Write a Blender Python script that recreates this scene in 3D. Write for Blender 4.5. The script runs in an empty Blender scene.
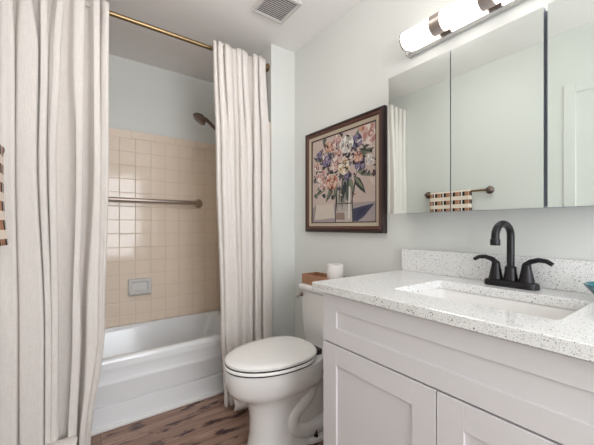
import bpy, bmesh, math, random
from mathutils import Vector, Matrix, noise
SC = bpy.context.scene
COL = SC.collection
PI = math.pi

# ------------------------------------------------------------------ camera, world, light, exposure
cd = bpy.data.cameras.new('camera'); cam = bpy.data.objects.new('camera', cd); COL.objects.link(cam)
cam.location = (0.0, -1.33, 1.12)
cam.rotation_euler = (math.radians(90), 0, math.radians(54))
cd.sensor_width = 36.0; cd.lens = 312 / 594 * 36.0; cd.shift_y = 4.5 / 594; cd.clip_start = 0.02
SC.camera = cam

W = bpy.data.worlds.new('world'); SC.world = W; W.use_nodes = True
W.node_tree.nodes['Background'].inputs[0].default_value = (0.75, 0.86, 1.0, 1)
W.node_tree.nodes['Background'].inputs[1].default_value = 1.0

dl = bpy.data.lights.new('added_daylight', 'AREA'); dlo = bpy.data.objects.new('added_daylight', dl); COL.objects.link(dlo)
dl.shape = 'RECTANGLE'; dl.size = 1.65; dl.size_y = 1.30; dl.energy = 34.0; dl.color = (0.95, 0.97, 1.0)
dlo.location = (1.75, -0.80, 1.35); dlo.rotation_euler = (0, math.radians(90), 0)     # added fill daylight, shining in through the made-up window of the right wall
VANITY_GLOW = 2.6
FILL_LAMP_GLOW = 8.4  # strength of the added ceiling fill lamp

SC.view_settings.view_transform = 'Standard'; SC.view_settings.look = 'None'
SC.view_settings.gamma = 1.0; SC.view_settings.use_curve_mapping = False
SC.view_settings.exposure = 0.53

# ------------------------------------------------------------------ materials
def lin(c):
    return tuple(((v / 12.92) if v <= 0.04045 else ((v + 0.055) / 1.055) ** 2.4) for v in [x / 255 for x in c])

def mat(name, rgb, rough=0.5, metal=0.0, bump=0.0, bscale=60, spec=0.5, coat=0.0, var=0.0, vscale=8, emit=None):
    m = bpy.data.materials.new(name); m.use_nodes = True
    nt = m.node_tree; b = nt.nodes['Principled BSDF']
    c = lin(rgb) + (1,)
    b.inputs['Base Color'].default_value = c
    b.inputs['Roughness'].default_value = rough; b.inputs['Metallic'].default_value = metal
    b.inputs['Specular IOR Level'].default_value = spec; b.inputs['Coat Weight'].default_value = coat
    tc = nt.nodes.new('ShaderNodeTexCoord')
    if var:
        n = nt.nodes.new('ShaderNodeTexNoise'); n.inputs['Scale'].default_value = vscale; n.inputs['Detail'].default_value = 3
        nt.links.new(tc.outputs['Object'], n.inputs['Vector'])
        mx = nt.nodes.new('ShaderNodeMix'); mx.data_type = 'RGBA'
        mx.inputs['A'].default_value = tuple(v * (1 - var) for v in c[:3]) + (1,)
        mx.inputs['B'].default_value = tuple(min(1, v * (1 + var)) for v in c[:3]) + (1,)
        nt.links.new(n.outputs['Fac'], mx.inputs['Factor']); nt.links.new(mx.outputs['Result'], b.inputs['Base Color'])
    if bump:
        n = nt.nodes.new('ShaderNodeTexNoise'); n.inputs['Scale'].default_value = bscale; n.inputs['Detail'].default_value = 3
        nt.links.new(tc.outputs['Object'], n.inputs['Vector'])
        bp = nt.nodes.new('ShaderNodeBump'); bp.inputs['Strength'].default_value = bump; bp.inputs['Distance'].default_value = 0.003
        nt.links.new(n.outputs['Fac'], bp.inputs['Height']); nt.links.new(bp.outputs['Normal'], b.inputs['Normal'])
    if emit:
        b.inputs['Emission Color'].default_value = lin(emit[0]) + (1,); b.inputs['Emission Strength'].default_value = emit[1]
    return m

def nodes(m):
    nt = m.node_tree
    def N(t, **kw):
        n = nt.nodes.new(t)
        for k, v in kw.items(): setattr(n, k, v)
        return n
    def S(node, **kw):
        for k, v in kw.items(): node.inputs[k].default_value = v
    return nt, N, nt.links.new, nt.nodes['Principled BSDF']

def ramp(N, stops, interp='LINEAR'):
    r = N('ShaderNodeValToRGB'); r.color_ramp.interpolation = interp
    e = r.color_ramp.elements
    while len(e) < len(stops): e.new(0.5)
    for el, (p, c) in zip(e, stops):
        el.position = p; el.color = (lin(c) + (1,)) if len(c) == 3 else c
    return r

M = {}
M['wall'] = mat('wall_paint', (225, 226, 221), 0.55, bump=0.06, bscale=140)
M['ceiling'] = mat('ceiling_paint', (250, 246, 244), 0.8, bump=0.08, bscale=90)
M['trim'] = mat('trim_paint', (236, 235, 232), 0.4)
M['tile'] = mat('beige_glazed_tile', (240, 222, 203), 0.09, spec=0.5, coat=0.0, var=0.04, vscale=6)
M['tile_warm_light'] = mat('warm_lit_tile', (240, 214, 174), 0.15, spec=0.4, coat=0.06, var=0.04, vscale=6)  # same beige tile, with the end wall's yellow light put into its colour
M['grout'] = mat('tile_grout', (212, 194, 175), 0.8)
M['tub'] = mat('white_enamel', (238, 239, 240), 0.14, coat=0.3)
M['porcelain'] = mat('white_porcelain', (236, 233, 230), 0.1, coat=0.4)
M['seat'] = mat('white_seat_plastic', (249, 247, 243), 0.22)
M['grey_ceramic'] = mat('grey_ceramic', (222, 219, 216), 0.15, coat=0.3)
M['nickel'] = mat('brushed_nickel', (184, 172, 164), 0.42, 1.0)
M['chrome'] = mat('chrome', (205, 203, 200), 0.12, 1.0)
M['bronze'] = mat('dark_bronze', (120, 104, 98), 0.32, 0.85)
M['brass'] = mat('antique_brass', (152, 130, 98), 0.34, 1.0)
M['black'] = mat('matte_black', (22, 20, 24), 0.38, 0.3)
M['vanity'] = mat('white_cabinet_paint', (229, 225, 226), 0.38)
M['gap_shade'] = mat('gap_shade', (52, 48, 48), 0.8)  # dark colour painting the shade in the toilet seat gaps
M['gap'] = mat('cabinet_interior', (120, 116, 112), 0.8)
M['mirror'] = mat('mirror_glass', (238, 245, 241), 0.0, 1.0)
M['cab_body'] = mat('mirror_cabinet_body', (168, 172, 184), 0.4)
M['frame'] = mat('dark_walnut_frame', (50, 32, 28), 0.45, var=0.35, vscale=60, bump=0.3, bscale=90)
M['frame_red'] = mat('red_brown_frame_bead', (92, 56, 44), 0.45, var=0.4, vscale=140, bump=0.5, bscale=200)
M['liner'] = mat('cream_linen_liner', (186, 170, 150), 0.8, bump=0.2, bscale=300)
M['paper'] = mat('toilet_paper', (236, 230, 226), 0.95, bump=0.2, bscale=160)
M['card'] = mat('cardboard_core', (170, 140, 110), 0.9)
M['traywood'] = mat('tray_wood', (172, 126, 96), 0.55, var=0.25, vscale=30)
M['teal'] = mat('teal_glass', (40, 108, 118), 0.12, coat=0.4)
M['white_plastic'] = mat('white_plastic', (214, 210, 206), 0.5)
M['dark_void'] = mat('dark_duct', (110, 108, 108), 0.9)
M['glow'] = mat('frosted_glass_lit', (255, 250, 244), 0.3, emit=((255, 248, 244), VANITY_GLOW))

# quartz
def quartz():
    m = mat('speckled_quartz', (226, 225, 222), 0.16, coat=0.2)
    nt, N, L, b = nodes(m)
    tc = N('ShaderNodeTexCoord')
    cols = []
    base = lin((240, 239, 237)) + (1,)
    prev = None
    for sc_, thr, col, seed in ((330, 0.07, (104, 98, 100), 0), (430, 0.30, (186, 181, 178), 3.1), (200, 0.025, (120, 108, 100), 7.7), (360, 0.12, (254, 254, 254), 5.5)):
        mp = N('ShaderNodeMapping'); mp.inputs['Location'].default_value = (seed, seed * 1.7, seed * .6)
        L(tc.outputs['Object'], mp.inputs['Vector'])
        v = N('ShaderNodeTexVoronoi'); v.inputs['Scale'].default_value = sc_
        L(mp.outputs['Vector'], v.inputs['Vector'])
        sep = N('ShaderNodeSeparateColor'); L(v.outputs['Color'], sep.inputs['Color'])
        lt = N('ShaderNodeMath', operation='LESS_THAN'); lt.inputs[1].default_value = thr; L(sep.outputs['Red'], lt.inputs[0])
        d = N('ShaderNodeMath', operation='LESS_THAN'); d.inputs[1].default_value = 0.42; L(v.outputs['Distance'], d.inputs[0])
        mu = N('ShaderNodeMath', operation='MULTIPLY'); L(lt.outputs[0], mu.inputs[0]); L(d.outputs[0], mu.inputs[1])
        mx = N('ShaderNodeMix', data_type='RGBA')
        if prev is None: mx.inputs['A'].default_value = base
        else: L(prev, mx.inputs['A'])
        mx.inputs['B'].default_value = lin(col) + (1,)
        L(mu.outputs[0], mx.inputs['Factor']); prev = mx.outputs['Result']
    L(prev, b.inputs['Base Color'])
    return m
M['quartz'] = quartz()

# plank floor: boards run along y
def planks():
    m = mat('wood_plank_floor', (140, 104, 84), 0.42)
    nt, N, L, b = nodes(m)
    tc = N('ShaderNodeTexCoord'); sx = N('ShaderNodeSeparateXYZ'); L(tc.outputs['Object'], sx.inputs[0])
    cb = N('ShaderNodeCombineXYZ'); L(sx.outputs['Y'], cb.inputs['X']); L(sx.outputs['X'], cb.inputs['Y'])
    br = N('ShaderNodeTexBrick'); br.offset = 0.37; br.inputs['Scale'].default_value = 1.0
    br.inputs['Brick Width'].default_value = 1.2; br.inputs['Row Height'].default_value = 0.155
    br.inputs['Mortar Size'].default_value = 0.0012; br.inputs['Mortar Smooth'].default_value = 0.1
    br.inputs['Color1'].default_value = (0, 0, 0, 1); br.inputs['Color2'].default_value = (1, 1, 1, 1); br.inputs['Mortar'].default_value = (0.5, .5, .5, 1)
    L(cb.outputs[0], br.inputs['Vector'])
    # grain
    mp = N('ShaderNodeMapping'); mp.inputs['Scale'].default_value = (2.2, 26, 1); L(cb.outputs[0], mp.inputs['Vector'])
    av = N('ShaderNodeVectorMath', operation='ADD'); L(mp.outputs[0], av.inputs[0])
    sc2 = N('ShaderNodeVectorMath', operation='SCALE'); sc2.inputs['Scale'].default_value = 7.0; L(br.outputs['Color'], sc2.inputs[0]); L(sc2.outputs[0], av.inputs[1])
    n = N('ShaderNodeTexNoise'); n.inputs['Scale'].default_value = 1.0; n.inputs['Detail'].default_value = 5; n.inputs['Distortion'].default_value = 0.6
    L(av.outputs[0], n.inputs['Vector'])
    r = ramp(N, [(0.25, (112, 84, 74)), (0.5, (152, 120, 104)), (0.75, (182, 150, 132))]); L(n.outputs['Fac'], r.inputs[0])
    # dark knots and streaks
    mp2 = N('ShaderNodeMapping'); mp2.inputs['Scale'].default_value = (5.5, 17, 1); mp2.inputs['Location'].default_value = (2.3, 0.9, 0); L(cb.outputs[0], mp2.inputs['Vector'])
    n2 = N('ShaderNodeTexNoise'); n2.inputs['Scale'].default_value = 1.0; n2.inputs['Detail'].default_value = 4; n2.inputs['Roughness'].default_value = 0.65
    L(mp2.outputs[0], n2.inputs['Vector'])
    r2 = ramp(N, [(0.54, (0, 0, 0, 1)), (0.62, (1, 1, 1, 1))]); L(n2.outputs['Fac'], r2.inputs[0])
    mx = N('ShaderNodeMix', data_type='RGBA'); mx.inputs['B'].default_value = lin((72, 48, 50)) + (1,)
    L(r2.outputs[0], mx.inputs['Factor']); L(r.outputs[0], mx.inputs['A'])
    mx2 = N('ShaderNodeMix', data_type='RGBA'); mx2.inputs['B'].default_value = lin((84, 60, 52)) + (1,)
    L(br.outputs['Fac'], mx2.inputs['Factor']); L(mx.outputs['Result'], mx2.inputs['A'])
    L(mx2.outputs['Result'], b.inputs['Base Color'])
    return m
M['floor'] = planks()

# linen
def linen(name, rgb):
    m = mat(name, rgb, 0.9, spec=0.15)
    nt, N, L, b = nodes(m)
    tc = N('ShaderNodeTexCoord')
    prev = []
    for sc_ in ((60, 60, 900), (500, 500, 18)):
        mp = N('ShaderNodeMapping'); mp.inputs['Scale'].default_value = sc_; L(tc.outputs['Object'], mp.inputs['Vector'])
        n = N('ShaderNodeTexNoise'); n.inputs['Scale'].default_value = 1.0; n.inputs['Detail'].default_value = 2; L(mp.outputs[0], n.inputs['Vector'])
        prev.append(n.outputs['Fac'])
    ad = N('ShaderNodeMath', operation='ADD'); L(prev[0], ad.inputs[0]); L(prev[1], ad.inputs[1])
    r = ramp(N, [(0.35, tuple(int(v * 0.955) for v in rgb)), (0.65, tuple(min(255, int(v * 1.02)) for v in rgb))])
    hf = N('ShaderNodeMath', operation='MULTIPLY'); hf.inputs[1].default_value = 0.5; L(ad.outputs[0], hf.inputs[0]); L(hf.outputs[0], r.inputs[0])
    L(r.outputs[0], b.inputs['Base Color'])
    bp = N('ShaderNodeBump'); bp.inputs['Strength'].default_value = 0.15; bp.inputs['Distance'].default_value = 0.002
    L(ad.outputs[0], bp.inputs['Height']); L(bp.outputs[0], b.inputs['Normal'])
    tr = N('ShaderNodeBsdfTranslucent'); L(r.outputs[0], tr.inputs['Color'])
    ms = N('ShaderNodeMixShader'); ms.inputs[0].default_value = 0.16
    out = nt.nodes['Material Output']
    tp = N('ShaderNodeBsdfTransparent'); m2 = N('ShaderNodeMixShader'); m2.inputs[0].default_value = 0.04     # loose weave: slightly see-through
    L(b.outputs[0], ms.inputs[1]); L(tr.outputs[0], ms.inputs[2]); L(ms.outputs[0], m2.inputs[1]); L(tp.outputs[0], m2.inputs[2]); L(m2.outputs[0], out.inputs['Surface'])
    return m
M['linen'] = linen('cream_linen', (249, 242, 236))

# woven block pattern of the hand towel (local x across, z down)
def towel_mat():
    m = mat('block_pattern_cotton', (232, 214, 200), 0.95)
    nt, N, L, b = nodes(m)
    tc = N('ShaderNodeTexCoord'); sx = N('ShaderNodeSeparateXYZ'); L(tc.outputs['Object'], sx.inputs[0])
    def frac(sock, per, off=0.0):
        a = N('ShaderNodeMath', operation='ADD'); a.inputs[1].default_value = off + 50 * per; L(sock, a.inputs[0])
        d = N('ShaderNodeMath', operation='DIVIDE'); d.inputs[1].default_value = per; L(a.outputs[0], d.inputs[0])
        f = N('ShaderNodeMath', operation='FRACT'); L(d.outputs[0], f.inputs[0]); return f.outputs[0]
    fz = frac(sx.outputs['Z'], 0.066, 0.012)
    fx = frac(sx.outputs['X'], 0.078, 0.02)
    row = N('ShaderNodeMath', operation='LESS_THAN'); row.inputs[1].default_value = 0.52; L(fz, row.inputs[0])
    rx = ramp(N, [(0.0, (24, 22, 26)), (0.24, (176, 128, 100)), (0.60, (206, 160, 132)), (0.72, (40, 34, 36)), (0.86, (236, 224, 214))], 'CONSTANT'); L(fx, rx.inputs[0])
    mx = N('ShaderNodeMix', data_type='RGBA'); mx.inputs['A'].default_value = lin((242, 226, 212)) + (1,)
    L(row.outputs[0], mx.inputs['Factor']); L(rx.outputs[0], mx.inputs['B']); L(mx.outputs['Result'], b.inputs['Base Color'])
    return m
M['towel'] = towel_mat()

# ------------------------------------------------------------------ mesh helpers
class MB:
    def __init__(s): s.bm = bmesh.new(); s.mats = []
    def mi(s, m):
        if m is None: return 0
        if m not in s.mats: s.mats.append(m)
        return s.mats.index(m)
    def box(s, x0, x1, y0, y1, z0, z1, bev=0.0, seg=2, m=None, mtx=None):
        r = bmesh.ops.create_cube(s.bm, size=1.0)
        vs = r['verts']
        for v in vs:
            v.co = Vector((x0 + (v.co.x + .5) * (x1 - x0), y0 + (v.co.y + .5) * (y1 - y0), z0 + (v.co.z + .5) * (z1 - z0)))
        fs = set(f for v in vs for f in v.link_faces)
        if bev > 0:
            es = list(set(e for v in vs for e in v.link_edges))
            rr = bmesh.ops.bevel(s.bm, geom=es, offset=bev, segments=seg, affect='EDGES', profile=0.5)
            vs = list(set(rr['verts']) | set(v for v in vs if v.is_valid)); fs = set(f for v in vs for f in v.link_faces)
        i = s.mi(m)
        for f in fs: f.material_index = i
        if mtx is not None:
            for v in set(v for f in fs for v in f.verts): v.co = mtx @ v.co
        return s
    def loops(s, rings, cap0=True, cap1=True, m=None, closed=True):
        i = s.mi(m); prev = None; first = None; fs = []
        for ring in rings:
            vs = [s.bm.verts.new(p) for p in ring]
            if prev is not None:
                n = len(vs)
                for k in range(n if closed else n - 1):
                    q = (k + 1) % n
                    fs.append(s.bm.faces.new((prev[k], prev[q], vs[q], vs[k])))
            else: first = vs
            prev = vs
        if cap0: fs.append(s.bm.faces.new(first[::-1]))
        if cap1: fs.append(s.bm.faces.new(prev))
        for f in fs: f.material_index = i
        return s
    def tube(s, pts, rad, n=14, m=None, cap=True):
        pts = [Vector(p) for p in pts]
        rad = rad if isinstance(rad, (list, tuple)) else [rad] * len(pts)
        t = [(pts[min(k + 1, len(pts) - 1)] - pts[max(k - 1, 0)]).normalized() for k in range(len(pts))]
        up = Vector((0, 0, 1)) if abs(t[0].z) < 0.9 else Vector((1, 0, 0))
        nrm = (up - t[0] * up.dot(t[0])).normalized()
        rings = []
        for k, p in enumerate(pts):
            nrm = (nrm - t[k] * nrm.dot(t[k])).normalized(); bn = t[k].cross(nrm)
            rings.append([p + (nrm * math.cos(a) + bn * math.sin(a)) * rad[k] for a in [2 * PI * j / n for j in range(n)]])
        return s.loops(rings, cap, cap, m)
    def lathe(s, prof, origin=(0, 0, 0), axis='Z', n=32, m=None, cap=True):
        o = Vector(origin); rings = []
        for r, h in prof:
            ring = []
            for j in range(n):
                a = 2 * PI * j / n; c, q = r * math.cos(a), r * math.sin(a)
                p = {'Z': (c, q, h), 'Y': (c, h, q), 'X': (h, c, q)}[axis] if not isinstance(axis, Matrix) else axis @ Vector((c, q, h))
                ring.append(o + Vector(p))
            rings.append(ring)
        return s.loops(rings, cap, cap, m)
    def poly(s, pts, m=None):
        f = s.bm.faces.new([s.bm.verts.new(p) for p in pts]); f.material_index = s.mi(m); return s
    def build(s, name, material=None, parent=None, smooth=False, auto=None, loc=None, subsurf=0):
        bmesh.ops.recalc_face_normals(s.bm, faces=s.bm.faces[:])
        me = bpy.data.meshes.new(name); s.bm.to_mesh(me); s.bm.free()
        for mm in (s.mats or ([M[material]] if isinstance(material, str) else [material])):
            me.materials.append(M[mm] if isinstance(mm, str) else mm)
        o = bpy.data.objects.new(name, me); COL.objects.link(o)
        if smooth or auto:
            for p in me.polygons: p.use_smooth = True
            if auto: me.set_sharp_from_angle(angle=math.radians(auto))
        if subsurf:
            md = o.modifiers.new('sub', 'SUBSURF'); md.levels = subsurf; md.render_levels = subsurf
        if parent:
            o.parent = parent
            o.matrix_parent_inverse = Matrix.Translation(parent.location).inverted()   # parts are modelled in world coordinates
        return o

def thing(name, loc, label, cat, group=None):
    o = bpy.data.objects.new(name, None); o.location = loc; o.empty_display_size = 0.05; COL.objects.link(o)
    return tag(o, label, cat, group)
def tag(o, label, cat, group=None):
    o['label'] = label; o['category'] = cat
    if group: o['group'] = group
    return o
def struct(o): o['kind'] = 'structure'; return o

def rrect(cx, cy, hx, hy, r, n=6):
    out = []
    for k, (sx, sy) in enumerate(((1, 1), (-1, 1), (-1, -1), (1, -1))):
        for j in range(n + 1):
            a = PI / 2 * (k + j / n)
            out.append((cx + sx * (hx - r) + r * math.cos(a), cy + sy * (hy - r) + r * math.sin(a)))
    return out
def ring_z(pts, z): return [(x, y, z) for x, y in pts]
def arc(c, r, a0, a1, n, f): return [f(c, r, a0 + (a1 - a0) * k / n) for k in range(n + 1)]

# ------------------------------------------------------------------ the room
XT, YE, YO, XR, ZC = -2.66, -0.255, -1.58, 1.60, 2.395      # tile face, tiled end wall, front wall, right wall, ceiling
b = MB(); b.box(-2.9, 1.8, -1.8, 0.12, -0.08, 0.0); struct(b.build('floor', 'floor'))
b = MB(); b.box(-2.9, 1.8, -1.8, 0.12, ZC, ZC + 0.08); struct(b.build('ceiling', 'ceiling'))
b = MB(); b.box(-1.86, XR + .1, 0.0, 0.10, 0, ZC); struct(b.build('wall_back', 'wall'))
b = MB(); b.box(-2.80, -1.86, -0.20, 0.10, 0, ZC); wing = struct(b.build('wall_alcove', 'wall'))
b = MB(); b.box(-2.80, -2.672, YO - .1, -0.20, 0, ZC); wl = struct(b.build('wall_left', 'wall'))
# front wall with a doorway
dx0, dx1, dz = -0.535, 0.16, 1.985
b = MB()
b.box(-2.80, dx0, YO - 0.10, YO, 0, ZC); b.box(dx1, XR + .1, YO - 0.10, YO, 0, ZC); b.box(dx0, dx1, YO - 0.10, YO, dz, ZC)
struct(b.build('wall_front', 'wall'))
# right wall, with an unseen window added to let in fill daylight
wy0, wy1, wz0, wz1 = -1.42, -0.18, 0.55, 2.15
b = MB()
b.box(XR, XR + .1, YO, wy0, 0, ZC); b.box(XR, XR + .1, wy1, 0, 0, ZC); b.box(XR, XR + .1, wy0, wy1, 0, wz0); b.box(XR, XR + .1, wy0, wy1, wz1, ZC)
struct(b.build('wall_right', 'wall'))
win = bpy.data.objects.new('added_window_1', None); win.location = (XR, -0.8, wz0); COL.objects.link(win); struct(win)  # made-up window, out of view, for the fill daylight
b = MB()
for (y0, y1, z0, z1) in ((wy0 - .06, wy0 + .03, wz0 - .06, wz1 + .06), (wy1 - .03, wy1 + .06, wz0 - .06, wz1 + .06), (wy0 + .03, wy1 - .03, wz0 - .06, wz0 + .03), (wy0 + .03, wy1 - .03, wz1 - .03, wz1 + .06)):
    b.box(XR - .015, XR + .03, y0, y1, z0, z1, 0.004)
b.build('added_window_frame', 'trim', win)
# door with casing in the front wall
door = bpy.data.objects.new('door_1', None); door.location = (dx0, YO, 0); COL.objects.link(door); struct(door)
b = MB(); b.box(dx0 - .001, dx1 + .001, YO - .038, YO - .003, 0.008, dz + .001)
for (z0, z1) in ((0.22, 0.85), (1.02, 1.82)):
    for (x0, x1) in ((dx0 + .10, dx0 + .30), (dx1 - .30, dx1 - .10)):
        b.box(x0, x1, YO - .005, YO - .001, z0, z1, 0.002)
b.build('door_leaf', 'wall', door)
b = MB()
b.box(dx0 - .062, dx0 - .002, YO + .0005, YO + .006, 0, dz + .06, 0.002); b.box(dx1 + .002, dx1 + .062, YO + .0005, YO + .006, 0, dz + .06, 0.002)
b.box(dx0 - .002, dx1 + .002, YO + .0005, YO + .006, dz, dz + .06, 0.002)
b.build('door_casing', 'wall', door)
b = MB(); b.lathe([(0.012, 0), (0.012, .04), (.026, .05), (.028, .065), (.02, .078), (.004, .08)], (dx0 + .06, YO - .003, 0.95), 'Y', 20)
b.build('door_knob', 'nickel', door, smooth=True)
# baseboards
b = MB(); b.box(-1.86, -0.94, -.014, -.0005, 0, .09, .004); struct(b.build('baseboard_back', 'trim'))
b = MB(); b.box(-1.859, -1.846, -.20, -.015, 0, .09, .004); struct(b.build('baseboard_alcove', 'trim'))
b = MB(); b.box(-1.98, dx0 - .064, YO + .0005, YO + .014, 0, .09, .004); struct(b.build('baseboard_front', 'trim'))

# wall tile: every tile a pillowed square on a grout bed
rng = random.Random(4)
def tile_quad(b, o, U, V, Nn, u0, u1, v0, v1, m):
    g = 0.0010; e = 0.0030; h = 0.0016
    t = [rng.uniform(-.00022, .00022) for _ in range(4)]
    u0, u1, v0, v1 = u0 + g, u1 - g, v0 + g, v1 - g
    o_ = [o + U * a + V * c for a, c in ((u0, v0), (u1, v0), (u1, v1), (u0, v1))]
    i_ = [o + U * a + V * c + Nn * (h + tt) for (a, c), tt in zip(((u0 + e, v0 + e), (u1 - e, v0 + e), (u1 - e, v1 - e), (u0 + e, v1 - e)), t)]
    m_ = [o + U * a + V * c + Nn * h * .6 for (a, c) in ((u0 + e*.3, v0 + e*.3), (u1 - e*.3, v0 + e*.3), (u1 - e*.3, v1 - e*.3), (u0 + e*.3, v1 - e*.3))]
    b.loops([o_, m_, i_], False, True, m)
def rows():
    zs = [1.794 - 0.1035 * k for k in range(15)]
    return [(1.794, 1.853)] + [(z - .1035, z) for z in zs if z - .1035 > 0.30]
b = MB()
b.box(XT - .012, XT - .003, YO, -.2, 0.33, 1.850, m='grout')
o = Vector((XT - .003, 0, 0))
for (z0, z1) in rows():
    cap = z1 - z0 < .08
    step = .162 if cap else .1085
    y = -.709 + (0.08 if cap else 0) - step * 9
    while y < YE:
        a, c = max(y, YO + .002), min(y + step, YE + .003)
        if c - a > .012: tile_quad(b, o, Vector((0, 1, 0)), Vector((0, 0, 1)), Vector((1, 0, 0)), a, c, z0, z1, 'tile')
        y += step
b.build('tile_field', None, wl)
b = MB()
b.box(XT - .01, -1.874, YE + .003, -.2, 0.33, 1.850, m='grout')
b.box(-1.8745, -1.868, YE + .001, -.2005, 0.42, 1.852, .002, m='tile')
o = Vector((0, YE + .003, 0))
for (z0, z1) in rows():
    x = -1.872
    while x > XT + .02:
        tile_quad(b, o, Vector((1, 0, 0)), Vector((0, 0, 1)), Vector((0, -1, 0)), max(x - .1085, XT + .002), x, z0, z1, 'tile_warm_light'); x -= .1085
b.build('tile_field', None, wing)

# ------------------------------------------------------------------ bathtub
TX = -1.997; TH = 0.388
tub = thing('bathtub', (-2.33, -0.9, 0), 'white alcove bathtub with a stepped front apron against the beige tile', 'bathtub')
y0, y1 = YO + .006, YE - .006
cy, hy = (y0 + y1) / 2, (y1 - y0) / 2; cx, hx = (TX + XT) / 2 + .002, (TX - XT) / 2 - .004
b = MB()
R = [ring_z(rrect(cx, cy, hx, hy, .012), TH - .03), ring_z(rrect(cx, cy, hx, hy, .012), TH - .008), ring_z(rrect(cx, cy, hx - .008, hy - .008, .012), TH),
     ring_z(rrect(cx, cy, hx - .040, hy - .04, .06), TH + .001), ring_z(rrect(cx, cy, hx - .047, hy - .05, .07), TH - .005), ring_z(rrect(cx, cy, hx - .052, hy - .06, .08), TH - .03),
     ring_z(rrect(cx, cy, hx - .10, hy - .11, .10), .16), ring_z(rrect(cx, cy, hx - .125, hy - .15, .10), .11), ring_z(rrect(cx, cy, hx - .17, hy - .20, .08), .095)]
b.loops(R, False, True); tbas = b.build('basin', 'tub', tub, smooth=True, auto=50)
prof = [(0, TH - .022), (.0, .338), (-.001, .328), (-.004, .318), (-.0055, .275), (-.0045, .266), (-.001, .256), (-.001, .248), (-.003, .242), (-.006, .148), (-.007, .143), (-.018, .140), (-.018, .134), (-.009, .131), (-.010, .03), (-.010, 0.0)]
b = MB()
b.loops([[(TX + dx, yy, z) for dx, z in prof] + [(TX - .06, yy, 0), (TX - .06, yy, TH - .022)] for yy in (y0, y1)], True, True)
b.build('apron', 'tub', tub, smooth=True, auto=35)
b = MB(); b.box(TX - .014, TX + .006, y0, y1, 0.0, .022, .006, 3); b.build('floor_trim', 'trim', tub, smooth=True, auto=50)
b = MB(); b.lathe([(.03, 0), (.03, .004), (.012, .006)], (cx, y1 - .27, .096)); b.build('drain', 'chrome', tbas, smooth=True, auto=40)

# soap dish in the tile
sd = thing('soap_dish', (XT, -.897, .585), 'grey ceramic soap dish set into the beige wall tile', 'soap dish')
b = MB(); c0, c1, h0, h1 = -.897, .660, .082, .066
def ryz(cy_, cz_, hy_, hz_, r, x): return [(x, p[0], p[1]) for p in rrect(cy_, cz_, hy_, hz_, r)]
b.loops([ryz(c0, c1, h0, h1, .014, XT + .0012), ryz(c0, c1, h0, h1, .014, XT + .012), ryz(c0, c1, h0 - .006, h1 - .006, .012, XT + .02),
         ryz(c0, c1 + .006, h0 - .02, h1 - .028, .014, XT + .019), ryz(c0, c1 + .006, h0 - .026, h1 - .034, .014, XT + .010), ryz(c0, c1 + .006, h0 - .03, h1 - .038, .014, XT + .003)], True, True)
b.build('frame', 'grey_ceramic', sd, smooth=True, auto=50)
b = MB()
for k in range(2):
    pass
pr = [(.003, -.058), (.030, -.058), (.048, -.044), (.050, -.032), (.046, -.028), (.036, -.036), (.003, -.040)]
b.loops([[(XT + dx, yy, c1 + dz_) for dx, dz_ in pr] for yy in (c0 - .074, c0 - .068, c0 + .068, c0 + .074)], True, True)
b.build('tray_lip', 'grey_ceramic', sd, smooth=True, auto=40)

# grab bar
gb = thing('grab_bar', (XT, -.446, 1.321), 'brushed nickel grab bar across the tile above the tub', 'grab bar')
gx, gz, ga, gc = XT + .05, 1.321, -1.36, -.446
b = MB(); pts = [(XT + .004, ga, gz), (XT + .03, ga, gz)] + [(gx - .02 + .02 * math.sin(t), ga + .02 - .02 * math.cos(t), gz) for t in (0.5, 1.0, PI / 2)]
pts += [(gx, gc - .02, gz)] + [(gx - .02 + .02 * math.cos(t), gc - .02 + .02 * math.sin(t), gz) for t in (0.5, 1.0, PI / 2)] + [(XT + .004, gc, gz)]
b.tube(pts, .0165, 16); b.build('bar', 'nickel', gb, smooth=True, auto=60)
for yy in (ga, gc):
    b = MB(); b.lathe([(.037, .0015), (.037, .008), (.033, .012), (.018, .014)], (XT, yy, gz), 'X', 28); b.build('flange', 'nickel', gb, smooth=True, auto=40)

# shower head on its arm
sh = thing('handheld_shower', (-2.30, YE, 1.80), 'dark bronze shower head on an angled arm beside the right curtain', 'shower head')
hp = Vector((-2.30, -.548, 1.930)); ap = Vector((-2.30, -.35, 1.828))
dirn = (hp - ap).normalized(); face = Vector((-.10, -.62, -.78)).normalized()
q = face.to_track_quat('Z', 'Y').to_matrix()
b = MB(); b.lathe([(.012, -.03), (.022, -.022), (.046, -.008), (.054, .008), (.054, .018), (.049, .022), (.004, .0225)], hp, q, 28); b.build('spray_head', 'bronze', sh, smooth=True, auto=45)
b = MB(); b.tube([hp - face * .012, hp - face * .020 - dirn * .03, ap + dirn * .08, ap], [.013, .0125, .0125, .015]); b.build('handle', 'bronze', sh, smooth=True, auto=60)
b = MB(); b.lathe([(.02, -.02), (.022, 0), (.02, .022)], ap, dirn.to_track_quat('Z', 'Y').to_matrix(), 20)
b.tube([ap, (-2.30, -.30, 1.82), (-2.30, YE - .004, 1.83)], .0105); b.build('arm', 'bronze', sh, smooth=True, auto=60)
b = MB(); b.lathe([(.030, -.0045), (.028, -.012), (.012, -.02)], (-2.30, YE, 1.83), 'Y', 24); b.build('escutcheon', 'bronze', sh, smooth=True, auto=40)

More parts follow.
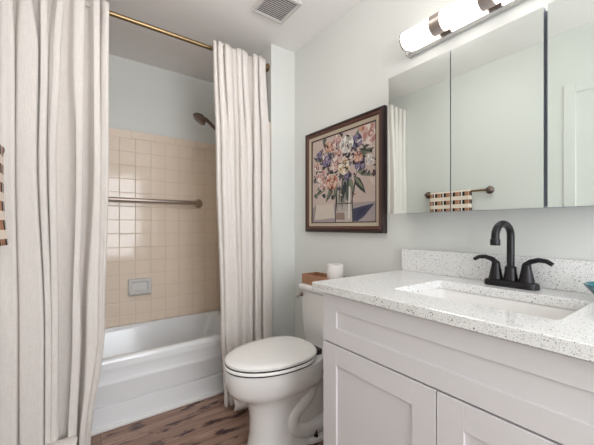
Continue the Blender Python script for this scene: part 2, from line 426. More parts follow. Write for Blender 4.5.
# ------------------------------------------------------------------ curtain rod and curtains
RX, RZ = -1.905, 2.244
rod = thing('curtain_rod', (RX, -.21, RZ), 'antique brass curtain rod under the ceiling above the tub', 'curtain rod')
b = MB(); b.tube([(RX, YO + .004, RZ), (RX, -.204, RZ)], .0125, 18); b.build('pole', 'brass', rod, smooth=True, auto=60)
for yy, s in ((-.2, -1), (YO, 1)):
    b = MB(); b.lathe([(.027, s * .001), (.029, s * .006), (.027, s * .012), (.020, s * .016), (.019, s * .034), (.014, s * .036)], (RX, yy, RZ), 'Y', 24); b.build('flange', 'brass', rod, smooth=True, auto=40)

def cat(P, t):
    n = len(P) - 1; i = min(int(t), n - 1); f = t - i
    p0, p1, p2, p3 = P[max(i - 1, 0)], P[i], P[i + 1], P[min(i + 2, n)]
    def c(a, b_, c_, d): return b_ + .5 * f * (c_ - a + f * (2 * a - 5 * b_ + 4 * c_ - d + f * (3 * (b_ - c_) + d - a)))
    return c(p0[0], p1[0], p2[0], p3[0]), c(p0[1], p1[1], p2[1], p3[1])
def curtain(name, levels, label, seed, topfun, nz=80, per=5, curls=()):
    """levels: (z, [(y, x), ...]) top first, same number of fold points at each level"""
    root = thing(name, (-1.85, levels[0][1][0][0], 0.0), label, 'shower curtain', 'linen shower curtains on the brass rod')
    n = len(levels[0][1]); cols = (n - 1) * per + 1
    ztop, zbot = levels[0][0], levels[-1][0]
    rings = []
    for r in range(nz + 1):
        f = r / nz
        z = ztop + (zbot - ztop) * (f ** 0.9 if f < .9 else f ** .9)
        k = 0
        while k < len(levels) - 2 and z < levels[k + 1][0]: k += 1
        za, zb = levels[k][0], levels[k + 1][0]
        w = min(1, max(0, (za - z) / (za - zb))); w = w * w * (3 - 2 * w)
        P = [(a[0] * (1 - w) + c[0] * w, a[1] * (1 - w) + c[1] * w) for a, c in zip(levels[k][1], levels[k + 1][1])]
        ring = []
        for c_ in range(cols):
            t = c_ / per; y, x = cat(P, t)
            fall = min(1, (ztop - z) / .5)
            x += .006 * fall * noise.noise(Vector((y * 14 + seed, z * 2.2, seed)))
            x += .003 * fall * noise.noise(Vector((y * 30 + seed, z * 9, seed * 2)))
            zz = z + (topfun(t) if r == 0 else topfun(t) * max(0, 1 - (ztop - z) / .08))
            if r > nz * .93: zz += .012 * noise.noise(Vector((y * 12, seed, 3)))
            ring.append((x, y, max(zz, .004)))
        rings.append(ring)
    b = MB(); b.loops(rings, False, False, closed=False)
    for cl in curls: b.loops(cl, False, False, closed=False)
    o = b.build('fabric', 'linen', root, smooth=True)
    md = o.modifiers.new('thick', 'SOLIDIFY'); md.thickness = .003; md.offset = 0
    # loops that carry the curtain behind its header
    for j in range(5):
        t = (j + .5) / 5 * (n - 1); y, x = cat(levels[0][1], t)
        pts = [(x - .002, RZ + .016), (RX + .004, RZ + .0155), (RX - .012, RZ + .013), (RX - .0165, RZ), (RX - .012, RZ - .014), (RX + .006, RZ - .018), (x - .002, RZ - .035)]
        b = MB(); b.loops([[(px_, yy, pz_) for px_, pz_ in pts] for yy in (y - .018, y + .018)], False, False, closed=False)
        tb = b.build('hanging_tab', 'linen', root, smooth=True)
        md = tb.modifiers.new('thick', 'SOLIDIFY'); md.thickness = .002; md.offset = 0
    return root

def folds(y0, y1, xf, creases, flip=False):
    """fold points of one level: flat panels at depth xf, parted by creases (y, half width, depth) whose panel edge laps over the tuck"""
    P = [(y0 + .004, xf - .03), (y0, xf - .006), (y0 + .008, xf + .004)]
    for yc, w, d in creases:
        if not flip: P += [(yc - .024 - w, xf + .006), (yc - .006 - w, xf + .005), (yc - w, xf - .010), (yc - .010 - w, xf - d), (yc + w * .4, xf - d * .92), (yc + w + .004, xf - d * .45), (yc + w + .014, xf)]
        else: P += [(yc - w - .014, xf), (yc - w - .004, xf - d * .45), (yc - w * .4, xf - d * .92), (yc + w + .010, xf - d), (yc + w, xf - .010), (yc + w + .006, xf + .005), (yc + w + .024, xf + .006)]
    return P + [(y1 - .008, xf + .004), (y1, xf - .006), (y1 - .003, xf - .03)]
def curl(yc, xc, w, r, z):
    out = []
    for k in range(9):
        a = -0.6 + 3.9 * k / 8
        out.append([(xc + (r + .008 * math.sin(s * 3)) * math.cos(a) + .01 * s, yc + w * (s - .5) + .01 * math.sin(a), z + r * .8 * math.sin(a)) for s in [q_ / 6 for q_ in range(7)]])
    return out
LT = folds(-1.576, -1.172, -1.832, [(-1.529, .010, .040), (-1.464, .016, .042), (-1.404, .012, .040), (-1.339, .012, .030), (-1.262, .010, .040), (-1.208, .004, .036)])
LU = folds(-1.576, -1.174, -1.828, [(-1.527, .002, .026), (-1.438, .010, .045), (-1.412, .002, .020), (-1.350, .018, .040), (-1.264, .014, .045), (-1.210, .002, .022)])
LM = folds(-1.577, -1.174, -1.824, [(-1.526, .001, .018), (-1.452, .001, .020), (-1.418, .001, .022), (-1.352, .032, .055), (-1.266, .016, .060), (-1.206, .001, .010)])
LL = folds(-1.577, -1.192, -1.818, [(-1.516, .001, .020), (-1.424, .002, .024), (-1.394, .003, .030), (-1.340, .034, .060), (-1.288, .010, .065), (-1.218, .001, .010)])
LB = folds(-1.577, -1.252, -1.806, [(-1.516, .002, .026), (-1.424, .003, .030), (-1.394, .004, .034), (-1.350, .028, .060), (-1.308, .008, .065), (-1.272, .001, .010)])
curtain('shower_curtain', [(2.260, LT), (1.92, LU), (1.45, LM), (.62, LL), (.05, LB)],
        'wide cream linen shower curtain bunched at the left of the tub', 1.3, lambda t: .010 * math.cos(t * .9), curls=[curl(-1.368, -1.785, .11, .04, .112), curl(-1.45, -1.77, .07, .03, .03)])
RT = folds(-.622, -.262, -1.832, [(-.594, .002, .034), (-.556, .006, .042), (-.482, .014, .020), (-.438, .004, .040), (-.366, .016, .042), (-.312, .002, .034)], True)
RM = folds(-.606, -.228, -1.824, [(-.574, .002, .022), (-.524, .001, .003), (-.462, .016, .030), (-.405, .001, .005), (-.352, .003, .040), (-.290, .002, .030)], True)
RL = folds(-.578, -.216, -1.816, [(-.554, .001, .014), (-.500, .001, .003), (-.446, .006, .012), (-.400, .001, .004), (-.352, .004, .040), (-.290, .003, .034)], True)
RB = folds(-.560, -.212, -1.802, [(-.532, .002, .028), (-.490, .001, .012), (-.440, .006, .028), (-.398, .002, .018), (-.348, .005, .050), (-.284, .004, .045)], True)
curtain('shower_curtain', [(2.258, RT), (1.55, RM), (.50, RL), (.02, RB)],
        'narrow cream linen shower curtain hanging beside the toilet', 6.1, lambda t: .008 * math.cos(t * .9 + .5), per=5,
        curls=[curl(-.488, -1.752, .12, .052, .054), curl(-.42, -1.73, .06, .024, .022)])

# ------------------------------------------------------------------ toilet
AX = -1.375
toilet = thing('toilet', (AX, -.4, 0), 'white two-piece toilet with its lid down beside the vanity', 'toilet')
def egg(yf, yb, hw, z, n=40, pf=2.0, pb=2.6, ymax=.56):
    """outline of a bowl: rounded nose to the front (-y), squarer back"""
    ym = yf + (yb - yf) * ymax; out = []
    for k in range(n):
        a = 2 * PI * k / n; c, s = math.cos(a), math.sin(a)
        p = pb if s > 0 else pf
        x = hw * math.copysign(abs(c) ** (2 / p), c); L_ = (yb - ym) if s > 0 else (ym - yf)
        out.append((AX + x, ym + L_ * math.copysign(abs(s) ** (2 / p), s), z))
    return out
b = MB()
b.loops([egg(-.628, -.13, .112, 0, ymax=.3), egg(-.630, -.13, .112, .018, ymax=.3), egg(-.622, -.14, .104, .03, ymax=.3), egg(-.612, -.15, .098, .10, ymax=.3), egg(-.612, -.15, .098, .18, ymax=.32),
         egg(-.624, -.16, .102, .245, ymax=.36), egg(-.650, -.17, .116, .282, ymax=.42), egg(-.704, -.19, .152, .308, ymax=.48), egg(-.730, -.20, .173, .345, ymax=.52),
         egg(-.737, -.21, .180, .39, ymax=.54), egg(-.738, -.21, .181, .425, ymax=.54), egg(-.735, -.21, .179, .437, ymax=.54), egg(-.72, -.23, .165, .440, ymax=.54)])
# rear deck below the tank
b.box(AX - .13, AX + .13, -.30, -.045, .36, .437, .02, 3)
for s in (-1, 1):     # trapway relief on both flanks
    tp = [(-.50, .30), (-.43, .335), (-.36, .335), (-.31, .30), (-.315, .245), (-.37, .205), (-.42, .16), (-.41, .10), (-.34, .065), (-.24, .06), (-.16, .05)]
    pts = []
    for i in range(len(tp) * 3 - 2):
        y, z = cat(tp, i / 3); pts.append((AX + s * .068, y, z))
    b.tube(pts, [.046] * len(pts), 16)
b.build('bowl', 'porcelain', toilet, smooth=True, auto=60)
b = MB()
b.loops([egg(-.738, -.268, .184, .4455), egg(-.742, -.268, .188, .449), egg(-.742, -.268, .188, .456), egg(-.738, -.268, .185, .4605)])
seat = b.build('seat', 'seat', toilet, smooth=True, auto=40)
b = MB()
b.loops([egg(-.735, -.262, .181, .4655), egg(-.737, -.260, .183, .469), egg(-.737, -.260, .183, .478), egg(-.730, -.264, .176, .4845), egg(-.70, -.285, .15, .4875), egg(-.62, -.34, .08, .489)])
b.build('lid', 'seat', toilet, smooth=True, auto=40)
b = MB()
b.loops([egg(-.7365, -.275, .1825, .4595), egg(-.7365, -.275, .1825, .4668)], True, True); b.loops([egg(-.7365, -.275, .1815, .4395), egg(-.7365, -.275, .1815, .4465)], True, True)  # dark sheets filling the lid and seat gaps, standing in for their shade
b.box(AX - .10, AX + .10, -.275, -.235, .437, .468, .006)
b.build('hinge_and_gap_shade', 'gap_shade', seat)
def bowed(hx, yf, yb, z, bow, n=24):
    out = []
    pts = rrect(AX, (yf + yb) / 2, hx, (yb - yf) / 2, .045, 8)
    for x, y in pts:
        f = max(0, 1 - ((x - AX) / hx) ** 2)
        if y < (yf + yb) / 2: y -= bow * f
        out.append((x, y, z))
    return out
b = MB()
b.loops([bowed(.155, -.165, -.03, .405, .02), bowed(.168, -.172, -.025, .44, .02), bowed(.180, -.175, -.02, .56, .022), bowed(.194, -.178, -.02, .735, .024)])
tank = b.build('tank', 'porcelain', toilet, smooth=True, auto=50)
b = MB()
b.loops([bowed(.196, -.182, -.018, .7365, .024), bowed(.205, -.188, -.015, .742, .024), bowed(.206, -.189, -.015, .762, .024), bowed(.200, -.184, -.018, .771, .024), bowed(.185, -.172, -.03, .7735, .022)])
b.build('tank_lid', 'porcelain', toilet, smooth=True, auto=50)
b = MB(); b.lathe([(.012, -.008), (.013, -.016), (.010, -.02)], (AX - .145, -.178, .712), 'Y', 16)
b.tube([(AX - .145, -.196, .712), (AX - .150, -.214, .706), (AX - .152, -.222, .698)], [.008, .006, .007]); b.build('flush_lever', 'bronze', tank, smooth=True, auto=50)
for s in (-1, 1):
    b = MB(); b.lathe([(.012, .0), (.012, .005), (.007, .009), (.006, .034), (.004, .040)], (AX + s * .108, -.285, .0216), 'Z', 14)
    o_ = b.build('floor_bolt', 'black', toilet, smooth=True, auto=40)
b = MB(); b.loops([egg(-.40, -.13, .128, 0.0, ymax=.5), egg(-.40, -.13, .128, .016, ymax=.5), egg(-.39, -.14, .118, .0215, ymax=.5)]); b.build('foot_flange', 'porcelain', toilet, smooth=True, auto=50)

# tray and roll on the tank lid
tray = thing('wooden_tray', (-1.375, -.10, .775), 'small brown wooden tray resting on the toilet tank lid', 'tray')
tx0, tx1, ty0, ty1, tz = -1.548, -1.205, -.168, -.045, .7745
b = MB()
b.box(tx0, tx1, ty0, ty1, tz, tz + .008); b.box(tx0, tx1, ty0, ty0 + .009, tz + .008, tz + .058, .002); b.box(tx0, tx1, ty1 - .009, ty1, tz + .008, tz + .058, .002)
b.box(tx0, tx0 + .009, ty0 + .009, ty1 - .009, tz + .008, tz + .058, .002); b.box(tx1 - .009, tx1, ty0 + .009, ty1 - .009, tz + .008, tz + .058, .002)
b.build('box', 'traywood', tray)
roll = thing('toilet_paper_roll', (-1.315, -.105, tz + .008), 'white toilet paper roll standing in the wooden tray', 'toilet roll')
b = MB(); z0 = tz + .0085
b.lathe([(.020, z0), (.046, z0), (.047, z0 + .004), (.047, z0 + .118), (.045, z0 + .124), (.034, z0 + .122), (.0215, z0 + .120), (.020, z0 + .118), (.020, z0)], (-1.315, -.105, 0), 'Z', 32, cap=False)
b.build('paper', 'paper', roll, smooth=True, auto=50)
b = MB(); b.lathe([(.0198, z0), (.0198, z0 + .119), (.0188, z0 + .119), (.0188, z0)], (-1.315, -.105, 0), 'Z', 24, cap=False); b.build('core', 'card', roll, smooth=True, auto=50)

# ------------------------------------------------------------------ vanity
VX0, VX1, VY, VT = -.895, .003, -.557, .881
van = thing('vanity_cabinet', (-.446, -.28, 0), 'white shaker vanity cabinet with two doors under the quartz top', 'cabinet')
b = MB()
b.box(VX0, VX0 + .018, VY + .020, -.004, 0.0, VT); b.box(VX1 - .018, VX1, VY + .020, -.004, 0.0, VT)
b.box(VX0 + .018, VX1 - .018, -.022, -.004, .10, VT); b.box(VX0 + .018, VX1 - .018, VY + .020, -.022, .09, .108)
b.box(VX0 + .018, VX1 - .018, VY + .09, VY + .10, 0.0, .09); b.box(VX0 + .018, VX1 - .018, VY + .020, VY + .038, .66, .73)
b.build('body', 'vanity', van)
def shaker(name, x0, x1, z0, z1, st, rail_t, rail_b):
    b = MB(); yf, yb = VY, VY + .0195
    b.box(x0, x0 + st, yf, yb, z0, z1, .0012, 1); b.box(x1 - st, x1, yf, yb, z0, z1, .0012, 1)
    b.box(x0 + st, x1 - st, yf, yb, z1 - rail_t, z1, .0012, 1); b.box(x0 + st, x1 - st, yf, yb, z0, z0 + rail_b, .0012, 1)
    fr = b.build(name, 'vanity', van)
    b = MB(); b.box(x0 + st - .002, x1 - st + .002, yf + .007, yb - .002, z0 + rail_b - .002, z1 - rail_t + .002); b.build('panel', 'vanity', fr)
    return fr
mid = (VX0 + VX1) / 2
shaker('drawer_front', VX0, VX1, .6975, VT - .009, .070, .056, .058)
shaker('door', VX0, mid - .0015, .105, .692, .070, .070, .070)
shaker('door', mid + .0015, VX1, .105, .692, .070, .070, .070)

# countertop with a cut-out, backsplash
ct = thing('countertop', (-.446, -.29, .882), 'white speckled quartz countertop with backsplash on the vanity', 'countertop')
CX0, CX1, CY0, CY1, CZ0, CZ1 = -.932, .045, -.583, -.002, .8815, .911
scx, scy, shx, shy = -.442, -.303, .222, .144
b = MB()
def orect(x0, x1, y0, y1, r): return rrect((x0 + x1) / 2, (y0 + y1) / 2, (x1 - x0) / 2, (y1 - y0) / 2, r)
b.loops([ring_z(rrect(scx, scy, shx, shy, .02), CZ0), ring_z(orect(CX0, CX1, CY0, CY1, .003), CZ0), ring_z(orect(CX0, CX1, CY0, CY1, .003), CZ1 - .002),
         ring_z(orect(CX0 + .002, CX1 - .002, CY0 + .002, CY1, .003), CZ1), ring_z(rrect(scx, scy, shx + .0015, shy + .0015, .02), CZ1), ring_z(rrect(scx, scy, shx, shy, .02), CZ1 - .0015), ring_z(rrect(scx, scy, shx, shy, .02), CZ0)], False, False)
b.build('slab', 'quartz', ct, smooth=True, auto=30)
b = MB(); b.box(CX0, CX1, -.022, -.002, CZ1 + .0003, 1.014, .0015, 1); b.build('backsplash', 'quartz', ct)

sink = thing('sink', (scx, scy, .74), 'rectangular white undermount sink set in the quartz countertop', 'sink')
b = MB(); zt = CZ0 - .0006
b.loops([ring_z(rrect(scx, scy, shx + .028, shy + .022, .04), zt), ring_z(rrect(scx, scy, shx + .004, shy + .004, .03), zt), ring_z(rrect(scx, scy, shx, shy, .03), zt - .006),
         ring_z(rrect(scx, scy, shx - .012, shy - .012, .04), .80), ring_z(rrect(scx, scy, shx - .03, shy - .03, .05), .765), ring_z(rrect(scx, scy, shx - .06, shy - .06, .05), .757), ring_z(rrect(scx, scy, .024, .024, .0239), .752),
         ring_z(rrect(scx, scy, .024, .024, .0239), .742), ring_z(rrect(scx, scy, shx - .05, shy - .05, .05), .745), ring_z(rrect(scx, scy, shx + .008, shy + .008, .04), .79), ring_z(rrect(scx, scy, shx + .012, shy + .008, .04), zt - .012), ring_z(rrect(scx, scy, shx + .028, shy + .022, .04), zt - .012), ring_z(rrect(scx, scy, shx + .028, shy + .022, .04), zt)], False, False)
sbas = b.build('basin', 'porcelain', sink, smooth=True, auto=50)
b = MB(); b.lathe([(.0225, .753), (.0225, .756), (.015, .7575), (.003, .758)], (scx, scy, 0)); b.build('drain', 'black', sbas, smooth=True, auto=40)

# faucet
fc = thing('faucet', (-.447, -.078, .911), 'matte black two-handle faucet with a gooseneck spout behind the sink', 'faucet')
FX, FY, FZ = -.445, -.080, CZ1 + .0004
b = MB()
b.loops([ring_z(rrect(FX, FY, .083, .029, .027, 8), FZ), ring_z(rrect(FX, FY, .083, .029, .027, 8), FZ + .014), ring_z(rrect(FX, FY, .080, .026, .025, 8), FZ + .020), ring_z(rrect(FX, FY, .070, .018, .017, 8), FZ + .022)])
b.build('base_plate', 'black', fc, smooth=True, auto=45)
b = MB()
b.lathe([(.0225, FZ + .020), (.022, FZ + .026), (.0185, FZ + .05), (.0175, FZ + .068), (.0135, FZ + .072)], (FX, FY, 0), 'Z', 24)
r = .062; zc = 1.090
pts = [(FX, FY, FZ + .06), (FX, FY, FZ + .11), (FX, FY, zc - .03)] + [(FX, FY - r + r * math.cos(t), zc + r * math.sin(t) * .66) for t in [PI * k / 14 for k in range(15)]]
last = Vector(pts[-1]); pts += [tuple(last + Vector((0, -.001, -.012)))]
b.tube(pts, .0118, 18)
b.lathe([(.0122, .004), (.0145, .0), (.0148, -.016), (.0138, -.018), (.004, -.0182)], last + Vector((0, -.001, -.012)), 'Z', 20)
b.build('spout', 'black', fc, smooth=True, auto=50)
for s in (-1, 1):
    hx_ = FX + s * .047
    b = MB(); b.lathe([(.0235, FZ + .020), (.0235, FZ + .026), (.021, FZ + .034), (.0145, FZ + .068), (.0135, FZ + .078), (.010, FZ + .085), (.003, FZ + .087)], (hx_, FY, 0), 'Z', 24)
    hb = b.build('handle', 'black', fc, smooth=True, auto=50); b = MB()
    P = [(hx_ - s * .006, FY, FZ + .076), (hx_ + s * .012, FY - .001, FZ + .092), (hx_ + s * .034, FY - .002, FZ + .099), (hx_ + s * .056, FY - .003, FZ + .097), (hx_ + s * .072, FY - .003, FZ + .087)]
    pts = []
    for i in range(17):
        t = i / 4; k = min(int(t), 3); f = t - k
        pts.append(tuple(Vector(P[k]).lerp(Vector(P[k + 1]), f)))
    # flattened lever
    rings = []
    for i, p in enumerate(pts):
        f = i / 16; w = .0115 - .001 * f + (.002 if f > .8 else 0); h = .0095 - .003 * f
        t_ = (Vector(pts[min(i + 1, 16)]) - Vector(pts[max(i - 1, 0)])).normalized(); up = Vector((0, 1, 0)).cross(t_).normalized()
        rings.append([Vector(p) + Vector((0, 1, 0)) * w * math.cos(a) + up * h * math.sin(a) for a in [2 * PI * j / 12 for j in range(12)]])
    b.loops(rings)
    b.build('lever', 'black', hb, smooth=True, auto=50)

# teal dish
dish = MB(); ox, oy, oz = -.170, -.120, CZ1 + .0004
def ell(rx, ry, z, wob=0.0): return [(ox + rx * math.cos(a) * (1 + wob * math.cos(5 * a)), oy + ry * math.sin(a) * (1 + wob * math.cos(5 * a)), oz + z) for a in [2 * PI * k / 40 for k in range(40)]]
dish.loops([ell(.038, .030, 0), ell(.045, .036, .008), ell(.062, .052, .028, .02), ell(.076, .064, .046, .04), ell(.074, .062, .0475, .04), ell(.060, .050, .031, .02), ell(.040, .032, .013), ell(.010, .008, .010)])
tag(dish.build('soap_dish', 'teal', None, smooth=True, auto=60), 'teal dish on the quartz counter at the right of the faucet', 'dish')

# ------------------------------------------------------------------ mirrored cabinet
mc = thing('medicine_cabinet', (-.476, -.06, 1.18), 'frameless mirrored medicine cabinet with three doors above the faucet', 'cabinet')
MZ0, MZ1, MY = 1.181, 1.808, -.135
b = MB(); b.box(-.918, -.034, MY + .022, -.001, MZ0 + .004, MZ1 - .004, .002, 1); b.build('body', 'cab_body', mc)
for x0, x1, ang in ((-.922, -.6318, 0), (-.6284, -.3355, 0), (-.3245, -.030, 0.65)):
    b = MB()
    mt = Matrix.Translation((x1, MY + .020, 0)) @ Matrix.Rotation(math.radians(ang), 4, 'Z') @ Matrix.Translation((-x1, -MY - .020, 0))
    b.box(x0, x1, MY + .004, MY + .020, MZ0, MZ1, m='cab_body', mtx=mt)
    b.box(x0, x1, MY, MY + .0038, MZ0, MZ1, m='mirror', mtx=mt)
    b.build('mirror_door', None, mc)

# vanity light bar
vl = thing('vanity_light', (-.518, 0, 1.95), 'chrome bar light with lit frosted glass above the mirrored cabinet', 'wall light')
b = MB(); b.box(-.905, -.131, -.034, -.001, 1.935, 2.005, .006, 3); b.build('back_plate', 'chrome', vl)
tz_, ty_, tr = 1.974, -.080, .039
edges = [-.868, -.734, -.688, -.541, -.495, -.348, -.302, -.168]
for k in range(0, 8, 2):
    b = MB(); b.tube([(edges[k] + .0005, ty_, tz_), (edges[k + 1] - .0005, ty_, tz_)], tr, 32); b.build('glass_shade', 'glow', vl, smooth=True, auto=50)
for k in range(1, 7, 2):
    b = MB(); b.tube([(edges[k], ty_, tz_), (edges[k + 1], ty_, tz_)], tr + .0022, 32); b.box(edges[k], edges[k + 1], ty_ + .02, -.030, tz_ - .018, tz_ + .018); b.build('metal_band', 'nickel', vl, smooth=True, auto=50)
for x0, x1 in ((-.876, -.8685), (-.1675, -.160)):
    b = MB(); b.tube([(x0, ty_, tz_), (x1, ty_, tz_)], tr + .001, 32); b.box(x0, x1, ty_, -.032, tz_ - .038, tz_ + .022, .001, 1); b.build('end_cap', 'chrome', vl, smooth=True, auto=50)

# ------------------------------------------------------------------ framed painting
pic = thing('framed_painting', (-1.3625, -.02, 1.087), 'dark framed painting of flowers in a glass vase above the toilet', 'painting')
PCX, PCZ, PHX, PHZ = -1.366, 1.418, .332, .331
def frame_ring(prof, m, name):
    b = MB(); rings = []
    for inset, depth in prof:
        rings.append([(PCX - PHX + inset, -depth, PCZ - PHZ + inset), (PCX + PHX - inset, -depth, PCZ - PHZ + inset), (PCX + PHX - inset, -depth, PCZ + PHZ - inset), (PCX - PHX + inset, -depth, PCZ + PHZ - inset)])
    b.loops(rings + [rings[0]], False, False); return b.build(name, m, pic)
frame_ring([(0, .002), (0, .020), (.003, .028), (.010, .032), (.016, .030), (.018, .026), (.018, .002)], 'frame', 'outer_frame')
frame_ring([(.018, .002), (.018, .027), (.022, .031), (.030, .030), (.036, .024), (.038, .002)], 'frame_red', 'beaded_moulding')
frame_ring([(.038, .002), (.038, .022), (.058, .018), (.059, .002)], 'liner', 'liner')
frame_ring([(.059, .002), (.059, .019), (.063, .018), (.064, .002)], 'frame', 'fillet')

pc = {}
def pcol(rgb):
    g = sum(rgb) / 3; rgb = tuple(int((v * .76 + g * .24) * .94) for v in rgb)
    if rgb not in pc: pc[rgb] = mat('oil_paint_%02x%02x%02x' % rgb, rgb, 0.5, var=0.10, vscale=60, bump=0.4, bscale=120)
    return pc[rgb]
class Painting(MB):
    layer = 0
    def at(s, x, z):
        return (PCX + max(-.269, min(.269, x * 1.04)), -.0125 - s.layer * .000004, PCZ + max(-.268, min(.268, z * 1.03)))
    def shape(s, pts, rgb): s.layer += 1; s.poly([s.at(*p) for p in pts], pcol(rgb)); return s
    def blob(s, x, z, rx, rz, rgb, n=9, jit=.22, rot=0.0):
        pts = []
        for k in range(n):
            a = 2 * PI * k / n; q_ = 1 + rp.uniform(-jit, jit); u, w = rx * q_ * math.cos(a), rz * q_ * math.sin(a)
            pts.append((x + u * math.cos(rot) - w * math.sin(rot), z + u * math.sin(rot) + w * math.cos(rot)))
        return s.shape(pts, rgb)
    def leaf(s, x0, z0, x1, z1, w, rgb):
        dx, dz_ = x1 - x0, z1 - z0; l = math.hypot(dx, dz_); nx, nz = -dz_ / l, dx / l
        return s.shape([(x0, z0), (x0 + dx * .35 + nx * w, z0 + dz_ * .35 + nz * w), (x0 + dx * .7 + nx * w * .7, z0 + dz_ * .7 + nz * w * .7), (x1, z1), (x0 + dx * .7 - nx * w * .6, z0 + dz_ * .7 - nz * w * .6), (x0 + dx * .35 - nx * w * .9, z0 + dz_ * .35 - nz * w * .9)], rgb)
rp = random.Random(11)
P_ = Painting()
P_.shape([(-.268, -.263), (.268, -.263), (.268, .263), (-.268, .263)], (214, 186, 172))
P_.shape([(-.268, -.263), (.268, -.263), (.268, -.155), (-.02, -.15), (-.268, -.165)], (176, 158, 156))      # table
P_.shape([(-.255, -.245), (-.232, -.150), (-.062, -.150), (-.050, -.235)], (222, 204, 184))                  # light block
P_.shape([(-.255, -.245), (-.232, -.150), (-.222, -.150), (-.240, -.245)], (150, 134, 128))
P_.shape([(.085, -.255), (.082, -.190), (.150, -.178), (.250, -.165), (.175, -.235), (.13, -.258)], (62, 62, 96))  # cast shadow in paint
P_.shape([(.12, -.235), (.15, -.19), (.21, -.178), (.165, -.22)], (44, 46, 82))
for k in range(14): P_.blob(rp.uniform(-.25, .25), rp.uniform(-.05, .24), .03, .025, rp.choice([(224, 198, 184), (206, 174, 162), (220, 190, 170)]))
greens = [(62, 78, 62), (96, 108, 84), (44, 56, 52), (120, 126, 98), (74, 92, 74)]
# vase
P_.shape([(-.048, -.262), (-.040, -.03), (.090, -.03), (.100, -.262)], (190, 176, 164))
for k in range(9):
    x = -.03 + k * .014; P_.leaf(x, -.19 + rp.uniform(-.02, .02), x * 1.3 + rp.uniform(-.03, .03), .03, .007, rp.choice(greens))
P_.shape([(-.048, -.262), (-.046, -.20), (.098, -.20), (.100, -.262)], (206, 190, 176))
P_.shape([(-.040, -.245), (-.036, -.205), (.030, -.205), (.034, -.25)], (164, 130, 112))
P_.shape([(-.048, -.262), (-.040, -.03), (-.034, -.03), (-.040, -.262)], (60, 50, 54)); P_.shape([(.100, -.262), (.092, -.03), (.085, -.03), (.092, -.262)], (60, 50, 54))
P_.shape([(.06, -.24), (.065, -.06), (.075, -.06), (.074, -.24)], (236, 226, 214)); P_.shape([(-.046, -.148), (.096, -.152), (.096, -.158), (-.046, -.154)], (90, 78, 76))
# foliage
for (x0, z0, x1, z1, w) in ((-.10, -.02, -.24, -.10, .020), (-.12, .0, -.22, -.06, .016), (-.06, -.03, -.13, -.14, .020), (-.03, -.03, -.06, -.13, .018), (.10, .0, .19, -.11, .024), (.12, .02, .25, -.02, .018), (.10, .10, .25, .125, .020), (.14, .14, .24, .10, .014),
                            (-.15, .10, -.25, .16, .016), (-.10, .16, -.16, .25, .014), (.0, .15, -.02, .26, .014), (.11, .17, .14, .25, .016), (.04, -.02, .02, -.12, .018), (.07, .0, .10, -.10, .016), (-.18, .05, -.255, .0, .014)):
    P_.leaf(x0, z0, x1, z1, w, rp.choice(greens))
    P_.leaf(x0, z0, x0 + (x1 - x0) * .9, z0 + (z1 - z0) * .8, w * .4, rp.choice([(134, 140, 108), (40, 48, 50)]))
for k in range(90): P_.blob(rp.gauss(.0, .12), rp.gauss(.09, .085), rp.uniform(.010, .024), rp.uniform(.008, .018), rp.choice([(52, 48, 66), (70, 72, 66), (88, 60, 70), (36, 36, 50), (100, 104, 84), (120, 88, 84)]), 7, .4, rp.uniform(0, 3))
def flower(x, z, r, pal, n=9):
    P_.blob(x, z, r, r * .92, pal[0], 11, .12)
    for k in range(n):
        a = 2 * PI * k / n + rp.uniform(-.3, .3); P_.blob(x + r * .62 * math.cos(a), z + r * .58 * math.sin(a), r * .40, r * .26, pal[1 + k % (len(pal) - 1)], 7, .25, a + PI / 2)
    P_.blob(x, z, r * .34, r * .30, pal[-1], 7, .25); P_.blob(x + r * .05, z, r * .16, r * .14, pal[0], 6, .3)
pinks = ((232, 204, 192), (240, 220, 208), (214, 168, 156), (196, 128, 116)); whites = ((240, 232, 222), (248, 242, 234), (214, 204, 200), (176, 168, 150))
oranges = ((206, 120, 90), (226, 158, 124), (180, 84, 66), (232, 190, 160)); purples = ((84, 72, 110), (120, 108, 150), (60, 54, 92), (150, 130, 160)); creams = ((238, 220, 184), (226, 196, 150), (246, 234, 208), (190, 150, 100))
for (x, z, r, pal) in ((-.172, .032, .048, pinks), (-.215, .10, .032, pinks), (-.03, .225, .042, pinks), (-.10, .20, .036, oranges), (-.12, .115, .042, purples), (-.19, .16, .030, purples), (.125, .185, .046, purples), (.15, .055, .040, purples), (.06, .0, .030, purples), (-.155, -.03, .036, pinks),
                       (-.075, -.02, .050, oranges), (-.045, .085, .046, pinks), (.135, .095, .034, oranges), (.17, .262, .034, oranges), (-.02, .145, .034, pinks), (.215, .065, .030, whites), (.05, .185, .056, whites), (.028, .058, .048, creams), (.225, .205, .064, pinks)):
    flower(x, z, r, pal)
for k in range(120): P_.blob(rp.gauss(.01, .125), rp.gauss(.09, .09), rp.uniform(.008, .020), rp.uniform(.003, .007), rp.choice([(30, 28, 36), (36, 30, 38), (236, 222, 210), (150, 74, 62), (48, 56, 50), (86, 78, 104), (222, 190, 176)]), 6, .4, rp.uniform(0, 3))
P_.build('canvas', None, pic)

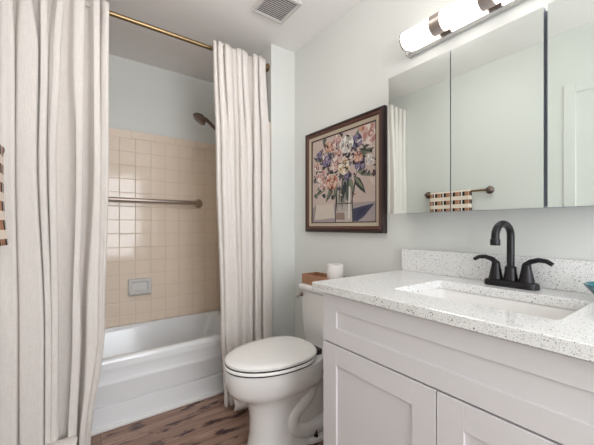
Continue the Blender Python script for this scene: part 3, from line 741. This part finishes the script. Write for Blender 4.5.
# ------------------------------------------------------------------ fill lamp added on the ceiling, out of view, to brighten the room
LX, LY = -1.15, -0.85
cl_ = thing('added_fill_lamp', (LX, LY, ZC), 'added round fill lamp with a glowing white dome, on the ceiling out of view', 'added fill light')
b = MB(); b.lathe([(.12, ZC - .0008), (.12, ZC - .018), (.10, ZC - .024)], (LX, LY, 0), 'Z', 40); b.build('canopy', 'nickel', cl_, smooth=True, auto=40)
b = MB(); b.lathe([(.10, ZC - .0245), (.150, ZC - .034), (.158, ZC - .05), (.150, ZC - .075), (.115, ZC - .10), (.06, ZC - .113), (.004, ZC - .116)], (LX, LY, 0), 'Z', 40)
M['lamp'] = mat('fill_lamp_glass', (255, 252, 250), 0.3, emit=((255, 251, 250), FILL_LAMP_GLOW))
b.build('glass_dome', 'lamp', cl_, smooth=True, auto=60)

# ------------------------------------------------------------------ ceiling vent
vent = thing('ceiling_vent', (-1.52, -.37, ZC), 'square white ceiling exhaust vent with slatted grille near the curtain rod', 'vent')
vx0, vx1, vy0, vy1 = -1.634, -1.412, -.476, -.262
b = MB(); zb = ZC - .0008
for (x0, x1, y0_, y1_) in ((vx0, vx0 + .022, vy0, vy1), (vx1 - .022, vx1, vy0, vy1), (vx0 + .022, vx1 - .022, vy0, vy0 + .022), (vx0 + .022, vx1 - .022, vy1 - .022, vy1)):
    b.box(x0, x1, y0_, y1_, zb - .014, zb, .003, 1)
b.build('frame', 'white_plastic', vent)
b = MB(); b.box(vx0 + .021, vx1 - .021, vy0 + .021, vy1 - .021, zb - .003, zb); b.build('duct_opening', 'dark_void', vent)
b = MB(); n = 13
for k in range(n):
    x = vx0 + .026 + (vx1 - vx0 - .052) * k / (n - 1)
    mt = Matrix.Translation((x, 0, zb - .009)) @ Matrix.Rotation(math.radians(25), 4, 'Y')
    b.box(-.0045, .0045, vy0 + .021, vy1 - .021, -.001, .001, mtx=mt)
b.build('grille', 'white_plastic', vent)

# ------------------------------------------------------------------ towel bar and towel on the front wall
TBZ, TBY = 1.408, YO + .038
tb = thing('towel_bar', (-1.335, YO, TBZ), 'antique brass towel bar on the wall facing the mirror', 'towel bar')
b = MB(); b.tube([(-1.60, TBY, TBZ), (-1.072, TBY, TBZ)], .0085, 16); b.build('bar', 'brass', tb, smooth=True, auto=60)
for x in (-1.593, -1.079):
    b = MB(); b.lathe([(.030, .001), (.031, .006), (.024, .012), (.012, .018), (.010, .024), (.015, .028), (.0165, .038), (.013, .048), (.004, .051)], (x, YO, TBZ), 'Y', 24); b.build('post', 'bronze', tb, smooth=True, auto=50)
b = MB(); tw0, tw1 = -1.55, -1.205; rings = []
side = [(TBY - .014, TBZ - .30), (TBY - .0125, TBZ - .15), (TBY - .0115, TBZ - .02)] + [(TBY + .0115 * math.cos(t), TBZ + .0115 * math.sin(t)) for t in [PI - PI * k / 6 for k in range(7)]] + [(TBY + .0125, TBZ - .03), (TBY + .013, TBZ - .10), (TBY + .014, TBZ - .18), (TBY + .017, TBZ - .26), (TBY + .022, TBZ - .33), (TBY + .024, TBZ - .352)]
for k in range(25):
    f = k / 24; x = tw0 + (tw1 - tw0) * f
    rings.append([(x, y + (.006 * math.sin(f * 13) * max(0, (TBZ - z) / .35) if y > TBY else 0), z) for y, z in side])
b.loops(rings, False, False, closed=False)
tw = b.build('hand_towel', 'towel', None, smooth=True)
md = tw.modifiers.new('thick', 'SOLIDIFY'); md.thickness = .004; md.offset = 0
tag(tw, 'hand towel with black and tan woven blocks folded over the brass bar', 'towel')
